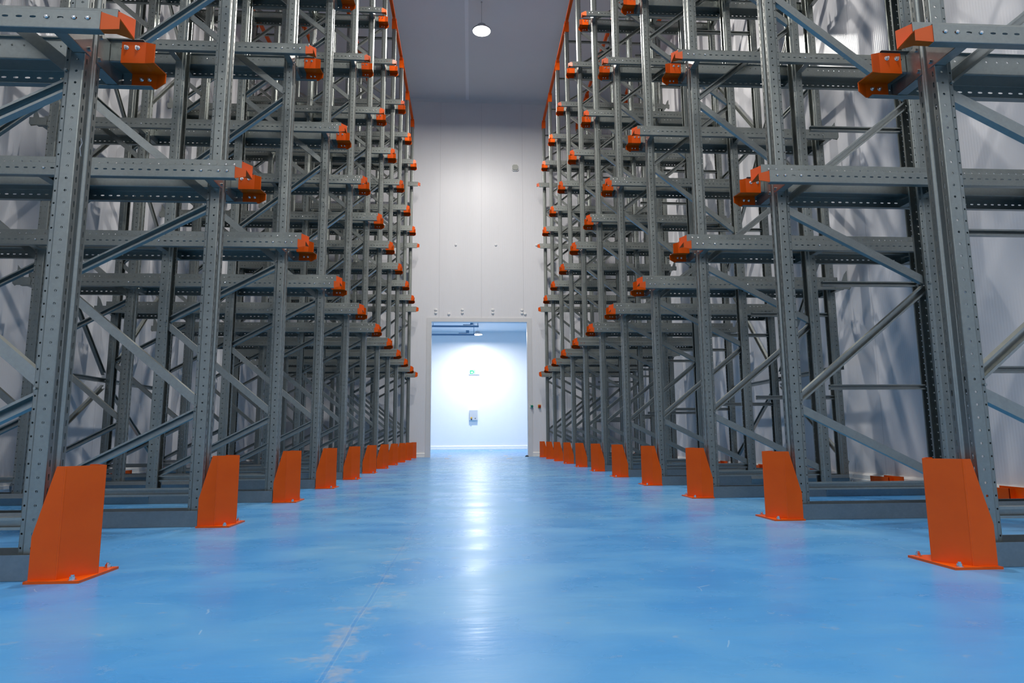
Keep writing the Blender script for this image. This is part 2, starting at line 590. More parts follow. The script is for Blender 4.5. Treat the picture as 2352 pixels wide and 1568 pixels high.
# the bright room behind the door
NX0, NX1, NY, NZ = -7.0, 8.5, 29.6, 5.25
struct('wall_far', MB().box((NX0-0.15, NY, 0), (NX1+0.15, NY+0.15, NZ)).mesh('wall_far', M_WALLFAR))
struct('wall_far_left', MB().box((NX0-0.15, YWALL+0.15, 0), (NX0, NY, NZ)).mesh('wall_far_left', M_WALLY))
struct('wall_far_right', MB().box((NX1, YWALL+0.15, 0), (NX1+0.15, NY, NZ)).mesh('wall_far_right', M_WALLY))
mb = MB()
mb.box((NX0, YWALL+0.15, 0), (XL_WALL-0.15, YWALL+0.3, NZ))
mb.box((XR_WALL+0.15, YWALL+0.15, 0), (NX1, YWALL+0.3, NZ))
struct('wall_far_front', mb.mesh('wall_far_front', M_WALLX))
struct('ceiling_far', MB().box((NX0-0.15, YWALL+0.16, NZ), (NX1+0.15, NY+0.15, NZ+0.15)).mesh('ceiling_far', M_CEILFAR))
mb = MB()
curb_x(mb, NY, NX0, NX1, 0.17, 0.07)
struct('baseboard_far', mb.mesh('baseboard_far', M_CURB))

# ------------------------------------------------------------------ rack parts (shared meshes)
UPW = 0.057     # half width of an upright across the row
UPD = 0.080     # depth
def upright_mesh(h, name='upright'):
    raw = [(-UPD, -0.030), (-UPD, -0.047), (-0.060, -0.050), (-0.055, -UPW), (0, -UPW), (0, -0.024), (-0.012, -0.017),
           (-0.012, 0.017), (0, 0.024), (0, UPW), (-0.055, UPW), (-0.060, 0.050), (-UPD, 0.047), (-UPD, 0.030)]
    holes = {1: [(0.010, 0.0042, 0.0042)], 3: [(0.028, 0.0052, 0.0052)], 4: [(0.018, 0.0042, 0.0125)],
             8: [(0.015, 0.0042, 0.0125)], 9: [(0.027, 0.0052, 0.0052)], 11: [(0.010, 0.0042, 0.0042)]}
    mb = punched_sheet(raw, h, 0.05, holes, lambda a, b, l: (a, b, l), rad=0.0045)
    return thick_mesh(mb, name, M_GALV, 0.0022)
UP_BASE = 0.016
ME_UPRIGHT = upright_mesh(UP_H-UP_BASE)

def rail_mesh(side, lane, length):
    """side -1/+1: rack side (rail runs away from the aisle); lane -1: faces the camera, +1: faces away"""
    raw = [(RAIL_A-0.036, 0.0), (RAIL_A, 0.0), (RAIL_A, 0.080), (RAIL_A-RAIL_S, 0.067), (RAIL_A-RAIL_S, 0.163), (RAIL_A-RAIL_S-0.016, 0.163)]
    holes = {1: [(0.044, 0.0048, 0.0115)], 3: [(0.062, 0.0052, 0.0052)]}
    mb = punched_sheet(raw, length, 0.05, holes, lambda a, b, l: (side*l, lane*a, b), rad=0.004)
    return thick_mesh(mb, 'rail', M_GALV, 0.0022)
LEN = {-1: 3.093, 1: 2.15}
TIPX = {-1: -1.407, 1: 1.834}
ME_RAIL = {(s, l): rail_mesh(s, l, LEN[s]) for s in (-1, 1) for l in (-1, 1)}

def guide_mesh(side, lane):
    """the orange S-shaped entry plate behind the rail end, its mouth bent away from the lane and trimmed"""
    g = 0.0035
    a, s = RAIL_A-g, RAIL_S
    base = [(a, 0.004), (a, 0.078-g), (a-s, 0.064-g*0.5), (a-s, 0.155)]
    def sec(x, dy, lo, hi, mid):
        return [(x, base[0][0]-dy, lo), (x, base[1][0]-dy, base[1][1]-mid), (x, base[2][0]-dy, base[2][1]-mid), (x, base[3][0]-dy, hi)]
    # x measured from the rail tip towards the aisle
    e = 0.010 if lane > 0 else -0.001
    secs = [sec(-0.092, 0, 0.006, 0.155, 0), sec(e, 0, 0.002, 0.155, 0), sec(0.058, 0.022, 0.020, 0.134, 0.010)]
    # the lower plate is cut shorter at the back than the upper one
    mb = MB()
    vs, fs = [], []
    for k, sc in enumerate(secs):
        for j, (x, y, z) in enumerate(sc):
            xx = x + (-0.006 if (k == 0 and j < 2) else 0.0)
            vs.append((-side*xx, lane*y, z))
    for k in range(2):
        for j in range(3):
            fs.append((k*4+j, k*4+j+1, (k+1)*4+j+1, (k+1)*4+j))
    mb.add(vs, fs)
    return thick_mesh(mb, 'entry_guide', M_ORANGE, 0.004)
ME_GUIDE = {(s, l): guide_mesh(s, l) for s in (-1, 1) for l in (-1, 1)}
# bolts
def bolt_mesh(axis_y):
    mb = MB()
    mb.cyl((0, 0, 0), (0, axis_y*0.002, 0), 0.0105, n=14)
    mb.cyl((0, axis_y*0.002, 0), (0, axis_y*0.008, 0), 0.0080, n=6)
    mb.cyl((0, axis_y*0.008, 0), (0, axis_y*0.015, 0), 0.0042, n=8)
    return mb.mesh('bolt', M_ZINC)
ME_BOLT = {-1: bolt_mesh(-1), 1: bolt_mesh(1)}
def head_mesh(axis_y):
    mb = MB()
    prof = [(0.0085, 0.0), (0.0078, 0.003), (0.005, 0.0052), (0.0012, 0.006)]
    n = 12
    vs, fs = [], []
    for r, h in prof:
        for k in range(n):
            vs.append((r*cos(2*pi*k/n), axis_y*h, r*sin(2*pi*k/n)))
    for i in range(3):
        for k in range(n):
            fs.append((i*n+k, i*n+(k+1) % n, (i+1)*n+(k+1) % n, (i+1)*n+k))
    fs.append(tuple(range(3*n, 4*n)))
    mb.add(vs, fs)
    return mb.mesh('bolt', M_ZINC)
ME_HEAD = {-1: head_mesh(-1), 1: head_mesh(1)}

def stop_mesh(side, lane):
    """rear end stop: plate on the lane face of the rail with an ear that stands up and leans out"""
    mb = MB()
    y0 = lane*(RAIL_A+0.0015)
    def P(x, z, w):
        return (side*x, y0+lane*w, z)
    mb.prism([(-0.10, 0.004), (0.055, 0.004), (0.075, 0.03), (0.075, 0.085), (-0.085, 0.085), (-0.10, 0.07)], 0.004, lambda u, v, w: P(u, v, w))
    mb.prism([(0.0, 0.0), (0.075, 0.0), (0.075, 0.145), (0.04, 0.10)], 0.004, lambda u, v, w: (side*u, lane*(RAIL_A-RAIL_S*0.5)+lane*w, 0.078+v))
    mb.prism([(RAIL_A-RAIL_S-0.01, 0.07), (RAIL_A+0.004, 0.085), (RAIL_A+0.004, 0.02), (RAIL_A-0.03, 0.004), (RAIL_A-RAIL_S-0.01, 0.06)], 0.004,
             lambda u, v, w: (side*(0.071+w), lane*u, v))
    return mb.mesh('end_stop', M_GALV)
ME_STOP = {(s, l): stop_mesh(s, l) for s in (-1, 1) for l in (-1, 1)}

# bracket that carries one rail on an upright
def arm_mesh(side, lane, outward):
    """outward: +1 when the plate sits on the face that looks along +x"""
    mb = MB()
    x0 = 0.0012*outward
    out = [(0.021, 0.006), (RAIL_A-0.006, 0.003), (RAIL_A-0.004, 0.072), (RAIL_A-RAIL_S-0.001, 0.060), (RAIL_A-RAIL_S-0.001, 0.150), (0.065, 0.150), (0.030, 0.175), (0.021, 0.16)]
    mb.prism(out, 0.003*outward, lambda u, v, w: (x0+w, lane*u, v))
    # bottom flange, folded back beside the upright
    mb.box((x0+0.003*outward, lane*0.060, 0.003), (x0-0.045*outward, lane*(RAIL_A-0.012), 0.0065))
    # vertical return flange against the rail
    mb.box((x0+0.003*outward, lane*(RAIL_A-RAIL_S-0.0055), 0.068), (x0-0.040*outward, lane*(RAIL_A-RAIL_S-0.002), 0.148))
    mb.box((x0+0.003*outward, lane*(RAIL_A-0.0075), 0.008), (x0-0.040*outward, lane*(RAIL_A-0.004), 0.070))
    # bolts through the web
    for z in (0.03, 0.13):
        mb.cyl((x0+0.003*outward, lane*0.038, z), (x0+0.011*outward, lane*0.038, z), 0.0095, n=6)
    return mb.mesh('support_arm', M_BRACE)
ME_ARM = {(l, o): arm_mesh(1, l, o) for l in (-1, 1) for o in (-1, 1)}

# frame bracing -------------------------------------------------
def c_section(w, d, th, opening):
    """C section: w high (in the plane of the frame), d deep, opening -1 -> open to the camera"""
    pts = [(-w/2+0.009, opening*d/2), (-w/2, opening*d/2), (-w/2, -opening*d/2), (w/2, -opening*d/2), (w/2, opening*d/2), (w/2-0.009, opening*d/2)]
    return open_profile(pts, th)
def brace_mb(mb, x0, z0, x1, z1, opening, w=0.046, d=0.032, y=0.0, trim=0.0):
    a, b = Vector((x0, y, z0)), Vector((x1, y, z1))
    t = (b-a).normalized()
    ex = Vector((-t.z, 0, t.x))
    if ex.z < 0:
        ex = -ex
    mb.sweep(c_section(w, d, 0.0028, opening), a-t*trim, b+t*trim, ex, Vector((0, 1, 0)))
    return mb
AISLE_Z = [0.685, 1.96, 3.467, 4.98, 6.49, 8.0]
REAR_Z = [0.20, 1.447, 2.71, 4.22, 5.735, 7.245, 8.62]

def build_frame(side, front_x, rear_x, name, label, yrow, group, lanes):
    """braced frame: front upright looks to the aisle, rear one away from it. side -1 left, +1 right.
    local origin: foot of the front upright on the floor, x grows towards +x of the world"""
    t = thing(name, label, 'storage rack', (front_x, yrow, 0), 0, group)
    s = -side                       # direction of the aisle
    r0 = 0.0 if s > 0 else pi
    obj('upright', ME_UPRIGHT, t, (0, 0, UP_BASE), r0)
    dx = rear_x-front_x             # back-to-back face of the rear upright
    obj('upright', ME_UPRIGHT, t, (dx, 0, UP_BASE), pi-r0)
    xa = side*0.066
    xr = dx-side*0.066
    key = (side, round(dx, 4))
    if key not in BR_CACHE:
        L_ = []
        L_.append(brace_mb(MB(), xa, 0.19, xr, 0.19, -1, w=0.042).mesh('horizontal_strut', M_BRACE))
        nodes = []
        seq = []
        for k in range(6):
            seq.append(('r', REAR_Z[k])); seq.append(('a', AISLE_Z[k]))
        seq.append(('r', REAR_Z[6]))
        for (k0, z0), (k1, z1) in zip(seq[:-1], seq[1:]):
            X0 = xr if k0 == 'r' else xa
            X1 = xr if k1 == 'r' else xa
            low_at_aisle = (k0 == 'a')
            web_to_cam = low_at_aisle if side < 0 else (not low_at_aisle)
            mb = brace_mb(MB(), X0, z0+0.022, X1, z1-0.022, 1 if web_to_cam else -1, y=-0.004 if web_to_cam else 0.006)
            # node bolt at the aisle end
            if k1 == 'a':
                mb.cyl((xa, -UPW-0.007, z1), (xa, -UPW+0.004, z1), 0.0055, n=8)
            else:
                mb.cyl((xr, -UPW-0.007, z1), (xr, -UPW+0.004, z1), 0.0055, n=8)
            L_.append(mb.mesh('brace', M_BRACE))
        L_.append(brace_mb(MB(), xa, 8.70, xr, 8.70, -1, w=0.042).mesh('horizontal_strut', M_BRACE))
        BR_CACHE[key] = L_
    for me in BR_CACHE[key]:
        obj(me.name.split('.')[0], me, t)
    for xx, o in ((0.0, s), (dx, -s)):
        for z in LEVELS:
            for l in lanes:
                obj('support_arm', ME_ARM[(l, o)], t, (xx, 0, z))
    return t
BR_CACHE = {}

UPX = {-1: (-1.552, -2.548, -3.480, -4.462), 1: (1.957, 2.982, 3.977)}
G_FR = {('f', -1): 'braced frames of the left rack beside the aisle', ('b', -1): 'braced frames of the left rack beside the wall',
        ('f', 1): 'braced frames of the right rack beside the aisle'}
for i in range(1, NROW+1):
    lanes = (-1, 1) if i < NROW else (-1,)
    y = rowy(i, -1)
    build_frame(-1, UPX[-1][0], UPX[-1][1], 'storage_rack', f'galvanised zigzag-braced storage rack beside the aisle, {rowname(i)} of the left rack', y, G_FR[('f', -1)], lanes)
    build_frame(-1, UPX[-1][2], UPX[-1][3], 'storage_rack', f'galvanised zigzag-braced storage rack beside the wall, {rowname(i)} of the left rack', y, G_FR[('b', -1)], lanes)
    y = rowy(i, 1)
    build_frame(1, UPX[1][0], UPX[1][1], 'storage_rack', f'galvanised zigzag-braced storage rack beside the aisle, {rowname(i)} of the right rack', y, G_FR[('f', 1)], lanes)
# single wall posts of the right rack, tied to the frames by level struts
st = []
for z in (0.90, 1.80, 3.23, 4.66, 6.09, 7.52, 8.70):
    st.append(brace_mb(MB(), -0.925, z, -0.066, z, -1, w=0.04).mesh('horizontal_strut', M_BRACE))
for i in range(1, NROW+1):
    t = thing('storage_rack', f'narrow single-post storage rack end beside the wall, {rowname(i)} of the right rack', 'storage rack', (UPX[1][2], rowy(i, 1), 0), 0, 'single wall posts of the right rack')
    obj('upright', ME_UPRIGHT, t, (0, 0, UP_BASE), 0.0)
    for me in st:
        obj('horizontal_strut', me, t)
    for z in LEVELS:
        for l in ((-1, 1) if i < NROW else (-1,)):
            obj('support_arm', ME_ARM[(l, 1)], t, (0, 0, z))

# ------------------------------------------------------------------ pallet rails
def build_rail(side, lane, i, lv):
    face = 'facing the camera' if lane < 0 else 'facing away'
    t = thing('pallet_rail', f'galvanised pallet rail {face}, {LEV[lv]} level, {rowname(i)}, {SIDE[side]} rack', 'rail',
              (TIPX[side], rowy(i, side), LEVELS[lv]), 0, f'{SIDE[side]} rack pallet rails {face} on the {LEV[lv]} level')
    obj('rail_profile', ME_RAIL[(side, lane)], t)
    g = obj('entry_guide', ME_GUIDE[(side, lane)], t)
    g['label'] = 'orange bent entry guide'
    obj('end_stop', ME_STOP[(side, lane)], t, (side*LEN[side], 0, 0))
    if i <= 6:
        # guide bolts: nuts on the back of the plate, round heads on the lane face
        yb = lane*(RAIL_A-0.0065)
        yu = lane*(RAIL_A-RAIL_S-0.0065)
        st0 = (LEN[side]-int(LEN[side]//0.05)*0.05)/2+0.025
        for k in (0, 1):
            if lane > 0:
                obj('bolt', ME_BOLT[-lane], g, (side*(0.028+0.034*k-0.006), yb, 0.045))
                obj('bolt', ME_BOLT[-lane], g, (side*(0.026+0.046*k), yu, 0.128))
            obj('bolt', ME_HEAD[lane], t, (side*(st0+0.05*(k+0)), lane*(RAIL_A+0.0012), 0.045))
        if lane < 0:
            xs = [3] + ([21, 40, 58] if side < 0 else [21, 40])
            for k in xs:
                obj('bolt', ME_HEAD[lane], t, (side*(st0+0.05*k), lane*(RAIL_A+0.0012), 0.045))
            for k in (0, 1, 3):
                obj('bolt', ME_HEAD[lane], t, (side*(st0+0.05*k), lane*(RAIL_A-RAIL_S+0.0012), 0.130))
    return t
for side in (-1, 1):
    for i in range(1, NROW+1):
        for lv in range(4):
            build_rail(side, -1, i, lv)
            if i < NROW:
                build_rail(side, 1, i, lv)

# ------------------------------------------------------------------ floor channels under the uprights
def channel_parts(side):
    x_front = side*0.005
    Lx = LEN[side]-0.15
    y, h, th = 0.088, 0.092, 0.004
    split = 0.95
    p1 = open_profile([(-y, h-0.002), (-y, 0.003), (y, 0.003), (y, h-0.002)], th)
    p2 = open_profile([(-y+0.012, h-0.002), (-y+0.010, h-0.008), (-y-0.006, h*0.60), (-y+0.004, 0.003), (y-0.004, 0.003), (y+0.006, h*0.60), (y-0.010, h-0.008), (y-0.012, h-0.002)], th)
    m1 = MB().sweep(p1, (x_front, 0, 0), (side*split, 0, 0), Vector((0, 1, 0)), Vector((0, 0, 1))).mesh('entry_section', M_CHAN)
    m2 = MB().sweep(p2, (side*split, 0, 0), (side*Lx, 0, 0), Vector((0, 1, 0)), Vector((0, 0, 1))).mesh('rear_section', M_CHAN)
    return m1, m2
CH = {s: channel_parts(s) for s in (-1, 1)}
def foot_mesh():
    mb = MB()
    mb.box((-0.11, -0.078, 0.006), (0.03, 0.078, 0.0155))
    for x, yy in ((0.015, -0.068), (0.015, 0.068)):
        mb.cyl((x, yy, 0.0155), (x, yy, 0.03), 0.009, n=6)
    return mb.mesh('foot_plate', M_ZINC)
ME_FOOT = foot_mesh()
for side in (-1, 1):
    for i in range(1, NROW+1):
        t = thing('floor_channel', f'long grey floor channel under the {rowname(i)} of the {SIDE[side]} rack', 'floor channel',
                  (UPX[side][0]-side*0.001, rowy(i, side), 0), 0, f'floor channels under the {SIDE[side]} rack')
        obj('entry_section', CH[side][0], t)
        obj('rear_section', CH[side][1], t)
        for k, ux in enumerate(UPX[side]):
            front_face = (k % 2 == 0) if side < 0 else (k == 0)
            # the plate lies under the body of the upright
            flip = (side < 0) == front_face
            obj('foot_plate', ME_FOOT, t, (ux-t.location.x, 0, 0), 0.0 if flip else pi)

# ------------------------------------------------------------------ column guards
def guard_meshes(side):
    s = -side
    # outline in plan measured from the nose; x towards the aisle
    th = 0.005
    H = 0.40
    pl = MB()
    plan = [(-0.181, -0.133), (0.006, -0.133), (0.006, 0.133), (-0.181, 0.133)]
    pl.prism(plan, 0.009, lambda u, v, w: (s*u, v, w))
    plate = pl.mesh('base_plate', M_ORANGE)
    mb = MB()
    foldx, wy = -0.086, 0.108
    def panel(poly, p0, p1, off):
        """poly: list of (t, z) with t running from p0 to p1 in plan; thickness goes inwards"""
        d = Vector((p1[0]-p0[0], p1[1]-p0[1]))
        ln = d.length
        d.normalize()
        nrm = Vector((-d.y, d.x))*off
        mb.prism(poly, th, lambda u, v, w: (s*(p0[0]+d.x*u+nrm.x*w), p0[1]+d.y*u+nrm.y*w, v))
    z0 = 0.007
    for sg in (-1, 1):
        wing = [(0, z0), (0.095, z0), (0.095, H), (0.065, H), (0.002, 0.165), (0, 0.155)]
        panel(wing, (-0.181, sg*wy), (foldx, sg*wy), -sg)
        ln = sqrt(foldx**2+wy**2)
        dg = [(0, z0), (ln, z0), (ln, H), (0, H)]
        panel(dg, (foldx, sg*wy), (0.0, 0.0), -sg)
    # folded edges and nose
    for sg in (-1, 1):
        mb.cyl((s*(foldx-0.001), sg*(wy-0.003), z0), (s*(foldx-0.001), sg*(wy-0.003), H-0.001), 0.0042, n=8)
    mb.cyl((s*-0.004, 0, z0), (s*-0.004, 0, H), 0.0042, n=8)
    body = mb.mesh('guard_body', M_ORANGE)
    bolts = []
    bb = MB()
    bb.cyl((0, 0, 0.009), (0, 0, 0.0115), 0.014, n=16)
    bb.cyl((0, 0, 0.0115), (0, 0, 0.021), 0.0098, n=6)
    bb.cyl((0, 0, 0.021), (0, 0, 0.027), 0.006, n=8)
    return plate, body, bb.mesh('anchor_bolt', M_ZINC)
NOSE = {-1: -1.362, 1: 1.781}
GM = {s: guard_meshes(s) for s in (-1, 1)}
for side in (-1, 1):
    for i in range(1, NROW+1):
        where = 'nearest' if i == 1 else 'farthest' if i == NROW else ORD[i]
        t = thing('column_guard', f'orange folded steel guard on the floor, {where} one in front of the {SIDE[side]} rack', 'column guard',
                  (NOSE[side], rowy(i, side)+(0.006 if side > 0 else -0.012), 0), 0, f'orange column guards in front of the {SIDE[side]} rack')
        obj('base_plate', GM[side][0], t)
        obj('guard_body', GM[side][1], t)
        if i <= 8:
            for yy in (-0.115, 0.115):
                b = obj('anchor_bolt', GM[side][2], t, (side*0.026, yy, 0))
                b['label'] = 'zinc anchor bolt'

# low orange pallet stops on the floor at the wall end of every lane
def stop_low(side):
    mb = MB()
    h = 0.088
    mb.box((0, -0.02, 0), (side*0.006, 0.28, h))
    mb.box((0, -0.02, 0), (side*0.05, -0.014, h))
    mb.box((side*0.05, -0.17, 0), (side*0.056, 0.13, h+0.012))
    mb.box((0, -0.17, 0), (side*0.058, 0.28, 0.006))
    return mb.mesh('floor_stop', M_ORANGE)
LOWX = {-1: -4.66, 1: 4.06}
for side in (-1, 1):
    me = stop_low(side)
    for i in range(1, NROW):
        yc = (rowy(i, side)+rowy(i+1, side))/2+0.16
        thing('floor_stop', f'low orange floor stop at the {SIDE[side]} wall, just beyond the {rowname(i)}',
              'floor stop', (LOWX[side], yc, 0), 0, f'low orange stops along the {SIDE[side]} wall', me)

# ------------------------------------------------------------------ orange tie beams along the tops
def tie_thing(x, side, k, n, words):
    t = thing('tie_beam', f'long orange tie beam over the post tops {words} {SIDE[side]} rack', 'tie beam', (x, rowy(1, side), UP_H), 0, f'orange tie beams above the {SIDE[side]} rack')
    ya, yb = -1.5, rowy(NROW, side)-rowy(1, side)
    for i in range(0, NROW):
        y0 = PITCH_ROW*(i-1) if i else ya
        y1 = PITCH_ROW*i
        # every length dips onto the cap of the farther row
        mb = MB()
        prof = [(-0.03, -0.03), (0.03, -0.03), (0.03, 0.03), (-0.03, 0.03)]
        mb.sweep(prof, (0, y0, 0.235), (0, y1-0.10, 0.235), Vector((1, 0, 0)), Vector((0, 0, 1)))
        mb.sweep(prof, (0, y1-0.14, 0.235), (0, y1+0.0, 0.155), Vector((1, 0, 0)), Vector((0, 0, 1)))
        obj('beam_length', mb.mesh('beam_length', M_ORANGE), t)
    return t
CAP = MB()
CAP.box((-0.046, -0.063, -0.02), (0.046, -0.059, 0.21))
CAP.box((-0.046, 0.059, -0.02), (0.046, 0.063, 0.21))
CAP.box((-0.046, -0.059, 0.14), (0.046, 0.059, 0.20))
ME_CAP = CAP.mesh('cap_bracket', M_ORANGE)
words = {-1: ('beside the aisle,', 'second from the aisle,', 'third from the aisle,', 'beside the wall,'), 1: ('beside the aisle,', 'in the middle of the', 'beside the wall,')}
for side in (-1, 1):
    for k, ux in enumerate(UPX[side]):
        back = (k % 2 == 0) if side < 0 else (k == 0)
        xc = ux + (0.04*side if back else -0.04*side)
        t = tie_thing(xc, side, k, len(UPX[side]), words[side][k])
        for i in range(NROW):
            obj('cap_bracket', ME_CAP, t, (0, PITCH_ROW*i, 0))

# ------------------------------------------------------------------ spine bracing behind rows 4 to 6
def spine(side):
    x = UPX[side][-1] + side*0.022
    y4, y5, y6 = (rowy(k, side) for k in (4, 5, 6))
    t = thing('spine_bracing', f'crossed grey diagonals and level ties between the posts at the {SIDE[side]} wall', 'bracing', (x, y5, 0), 0)
    sec = c_section(0.05, 0.03, 0.0028, -1)
    def bar(ya, za, yb, zb, nm):
        a, b = Vector((0, ya-y5, za)), Vector((0, yb-y5, zb))
        tt = (b-a).normalized()
        ex = Vector((0, -tt.z, tt.y))
        o = obj(nm, MB().sweep(sec, a, b, ex, Vector((side, 0, 0))).mesh(nm, M_BRACE), t)
    for zc in (1.22, 4.55):
        bar(y4-0.05, zc, y6+0.05, zc, 'level_tie')
        for ye in (y4, y6):
            sg = 1 if ye > y5 else -1
            bar(y5+sg*0.07, zc+0.08, ye, zc+1.58, 'diagonal')
            bar(y5+sg*0.07, zc-0.08, ye, max(0.2, zc-1.5), 'diagonal')
    for ye in (y4, y6):
        sg = 1 if ye > y5 else -1
        bar(ye, 6.35, y5+sg*0.05, 7.8, 'diagonal')
for side in (-1, 1):
    spine(side)

# ------------------------------------------------------------------ chalk marks on three posts
def chalk(pts, x, s):
    mb = MB()
    for (y0, z0), (y1, z1) in zip(pts[:-1], pts[1:]):
        a, b = Vector((0, y0, z0)), Vector((0, y1, z1))
        d = (b-a).normalized()
        n = Vector((0, -d.z, d.y))*0.0016
        mb.add([a-n, b-n, b+n, a+n, a-n+Vector((s*0.0004, 0, 0)), b-n+Vector((s*0.0004, 0, 0)), b+n+Vector((s*0.0004, 0, 0)), a+n+Vector((s*0.0004, 0, 0))],
               [(0, 1, 2, 3), (4, 7, 6, 5), (0, 4, 5, 1), (1, 5, 6, 2), (2, 6, 7, 3), (3, 7, 4, 0)])
    return mb.mesh('chalk_mark', M_CHALK)
for side, i, pts in ((-1, 1, ((2.600, 1.683), (2.612, 1.669), (2.598, 1.640), (2.611, 1.612))),
                     (-1, 2, ((4.039, 1.70), (4.050, 1.687), (4.039, 1.665), (4.060, 1.615))),
                     (1, 1, ((2.520, 2.22), (2.506, 2.262), (2.497, 2.215)))):
    fr = [o for o in COL.objects if o.name.startswith('storage_rack') and abs(o.location.x-UPX[side][0]) < 1e-3 and abs(o.location.y-rowy(i, side)) < 1e-3][0]
    y = rowy(i, side)
    s = -side
    inside = (-0.012 if side < 0 else -0.012)
    groove = 0.0125
    me = chalk([(p[0]-y, p[1]) for p in pts], 0, s)
    obj('chalk_mark', me, fr, (s*0.0015, 0, 0))['label'] = 'pale chalk scribble'

# ------------------------------------------------------------------ lamps
def pendant(name, label, loc, top, mat, r=0.19):
    """high-bay lamp; loc = centre of the bright disc"""
    t = thing(name, label, 'lamp', loc, 0, None)
    t['label'] = label
    h = MB()
    h.lathe([(r+0.012, 0.002), (r+0.012, 0.03), (r*0.9, 0.055), (r*0.55, 0.075), (r*0.5, 0.14), (0.04, 0.15)], (0, 0, 0), n=40)
    obj('housing', h.mesh('housing', M_HOUSING), t)
    d = MB()
    n = 28
    vs = [(r*cos(2*pi*k/n), r*sin(2*pi*k/n), 0.0) for k in range(n)]
    d.add(vs, [tuple(range(n-1, -1, -1))])
    me = d.mesh('diffuser', mat, fix=False)
    obj('diffuser', me, t)
    rod = MB()
    rod.cyl((0, 0, 0.15), (0, 0, top-loc[2]-0.001), 0.0035, n=8)
    rod.cyl((0, 0, top-loc[2]-0.015), (0, 0, top-loc[2]-0.001), 0.02, n=16)
    obj('suspension_rod', rod.mesh('suspension_rod', M_HOUSING), t)
    return t
def add_light(name, loc, watt, color, r=0.19, parent=None):
    l = bpy.data.lights.new(name, 'AREA')
    l.shape = 'DISK'
    l.size = r*2
    l.energy = watt
    l.color = color
    o = bpy.data.objects.new(name, l)
    COL.objects.link(o)
    if parent is not None:
        o.parent = parent
        o.location = (0, 0, -0.012)
    else:
        o.location = loc
    return o
wh = {0: 'over the far end of the aisle, in view', 1: 'over the middle of the aisle', 2: 'over the near part of the aisle', 3: 'straight above the camera'}
for k, (lx, ly, lw) in enumerate(LAMP_POS):
    if k in wh:
        w = wh[k]
    else:
        w = {-8.0: 'nearer', -14.0: 'farther'}[ly] + ' line behind the camera, ' + {-2.9: 'left side', 0.23: 'centre', 2.9: 'right side'}[lx]
    t = pendant('pendant_lamp', f'round white pendant lamp {w}', (lx, ly, 9.30), ZCEIL, M_LAMP)
    t['group'] = 'pendant lamps of the store'
    add_light('lamp_light', None, lw, (1.0, 0.965, 0.92), 0.18, t)
for x, y, lab in ((0.302, 27.6, 'round bright pendant lamp in the room behind the door'),
                  (-4.4, 23.0, 'added unseen fill lamp of the far room, left of the door'),  # this and the next: unseen lamps added to brighten the far room
                  (4.9, 23.0, 'added unseen fill lamp of the far room, right of the door')):
    t = pendant('pendant_lamp', lab, (x, y, 4.80), NZ, M_LAMP, 0.19)
    add_light('lamp_light', None, NEXT_WATT, (0.98, 0.99, 1.0), 0.18, t)

# ------------------------------------------------------------------ small fittings on the end wall
def dome(x, z, label, r=0.035):
    mb = MB()
    mb.lathe([(r, 0.0), (r*0.95, r*0.35), (r*0.75, r*0.68), (r*0.4, r*0.9), (0.003, r*0.97)], (0, 0, 0), axis='y', n=20)
    thing('cover_cap', label, 'cover cap', (x, YWALL, z), 0, 'round white cover caps on the end wall', mb.mesh('cover_cap', M_PLASTIC))
for x, z, lab in ((-0.936, 3.935, 'upper white cap of the pair over the left door corner'), (-0.936, 3.850, 'lower white cap of the pair over the left door corner'),
                  (-0.582, 3.820, 'single white cap above the door, left of centre'), (-0.218, 3.937, 'upper white cap of the pair left of the door centre'),
                  (-0.218, 3.855, 'lower white cap of the pair left of the door centre'), (0.61, 3.940, 'upper white cap of the pair right of the door centre'),
                  (0.61, 3.852, 'lower white cap of the pair right of the door centre'), (1.405, 3.935, 'upper white cap over the right door corner'),
                  (1.405, 3.852, 'lower left white cap over the right door corner'), (1.492, 3.830, 'rightmost white cap over the right door corner'),
                  (-0.405, 5.755, 'left white cap in the high row of three'), (0.699, 5.765, 'middle white cap in the high row of three'),
                  (1.823, 5.775, 'right white cap in the high row of three')):
    dome(x, z, lab+' on the end wall', 0.042 if z < 5 else 0.036)
# square bulkhead lamp, switched off
t = thing('bulkhead_lamp', 'small square frosted bulkhead lamp high on the end wall', 'lamp', (1.246, YWALL, 8.012))
mb = MB()
def rsq(a, c):
    return [(-a+c, -a), (a-c, -a), (a, -a+c), (a, a-c), (a-c, a), (-a+c, a), (-a, a-c), (-a, -a+c)]
mb.prism(rsq(0.095, 0.03), 0.04, lambda u, v, w: (u, -w, v))
obj('base', mb.mesh('base', M_PLASTIC), t)
mb = MB()
mb.prism(rsq(0.082, 0.03), 0.035, lambda u, v, w: (u*(1-w*3), -0.04-w, v*(1-w*3)))
obj('cover', mb.mesh('cover', M_LENS), t)
# push buttons
def button(x, z, label, mplate, mknob, back=0.0, wide=False):
    t = thing('push_button', label, 'push button', (x, YWALL-back, z))
    mb = MB()
    mb.box((-0.042, -0.012, -0.045), (0.042, 0, 0.045))
    obj('back_plate', mb.mesh('back_plate', mplate), t)
    mb = MB()
    mb.lathe([(0.020, 0.012), (0.020, 0.04), (0.034, 0.042), (0.036, 0.062), (0.026, 0.072), (0.003, 0.076)], (0, 0, 0), axis='y', n=20)
    obj('knob', mb.mesh('knob', mknob), t)
    if wide:
        mb = MB()
        for dx_, dz_ in ((-0.036, 0.038), (-0.036, -0.038)):
            mb.cyl((dx_, -0.012, dz_), (dx_, -0.016, dz_), 0.008, n=10)
        obj('screw', mb.mesh('screw', M_GREEN), t)
button(1.642, 1.323, 'green mushroom push button on the right door jamb', M_PLASTIC, M_GREEN, 0.02, True)
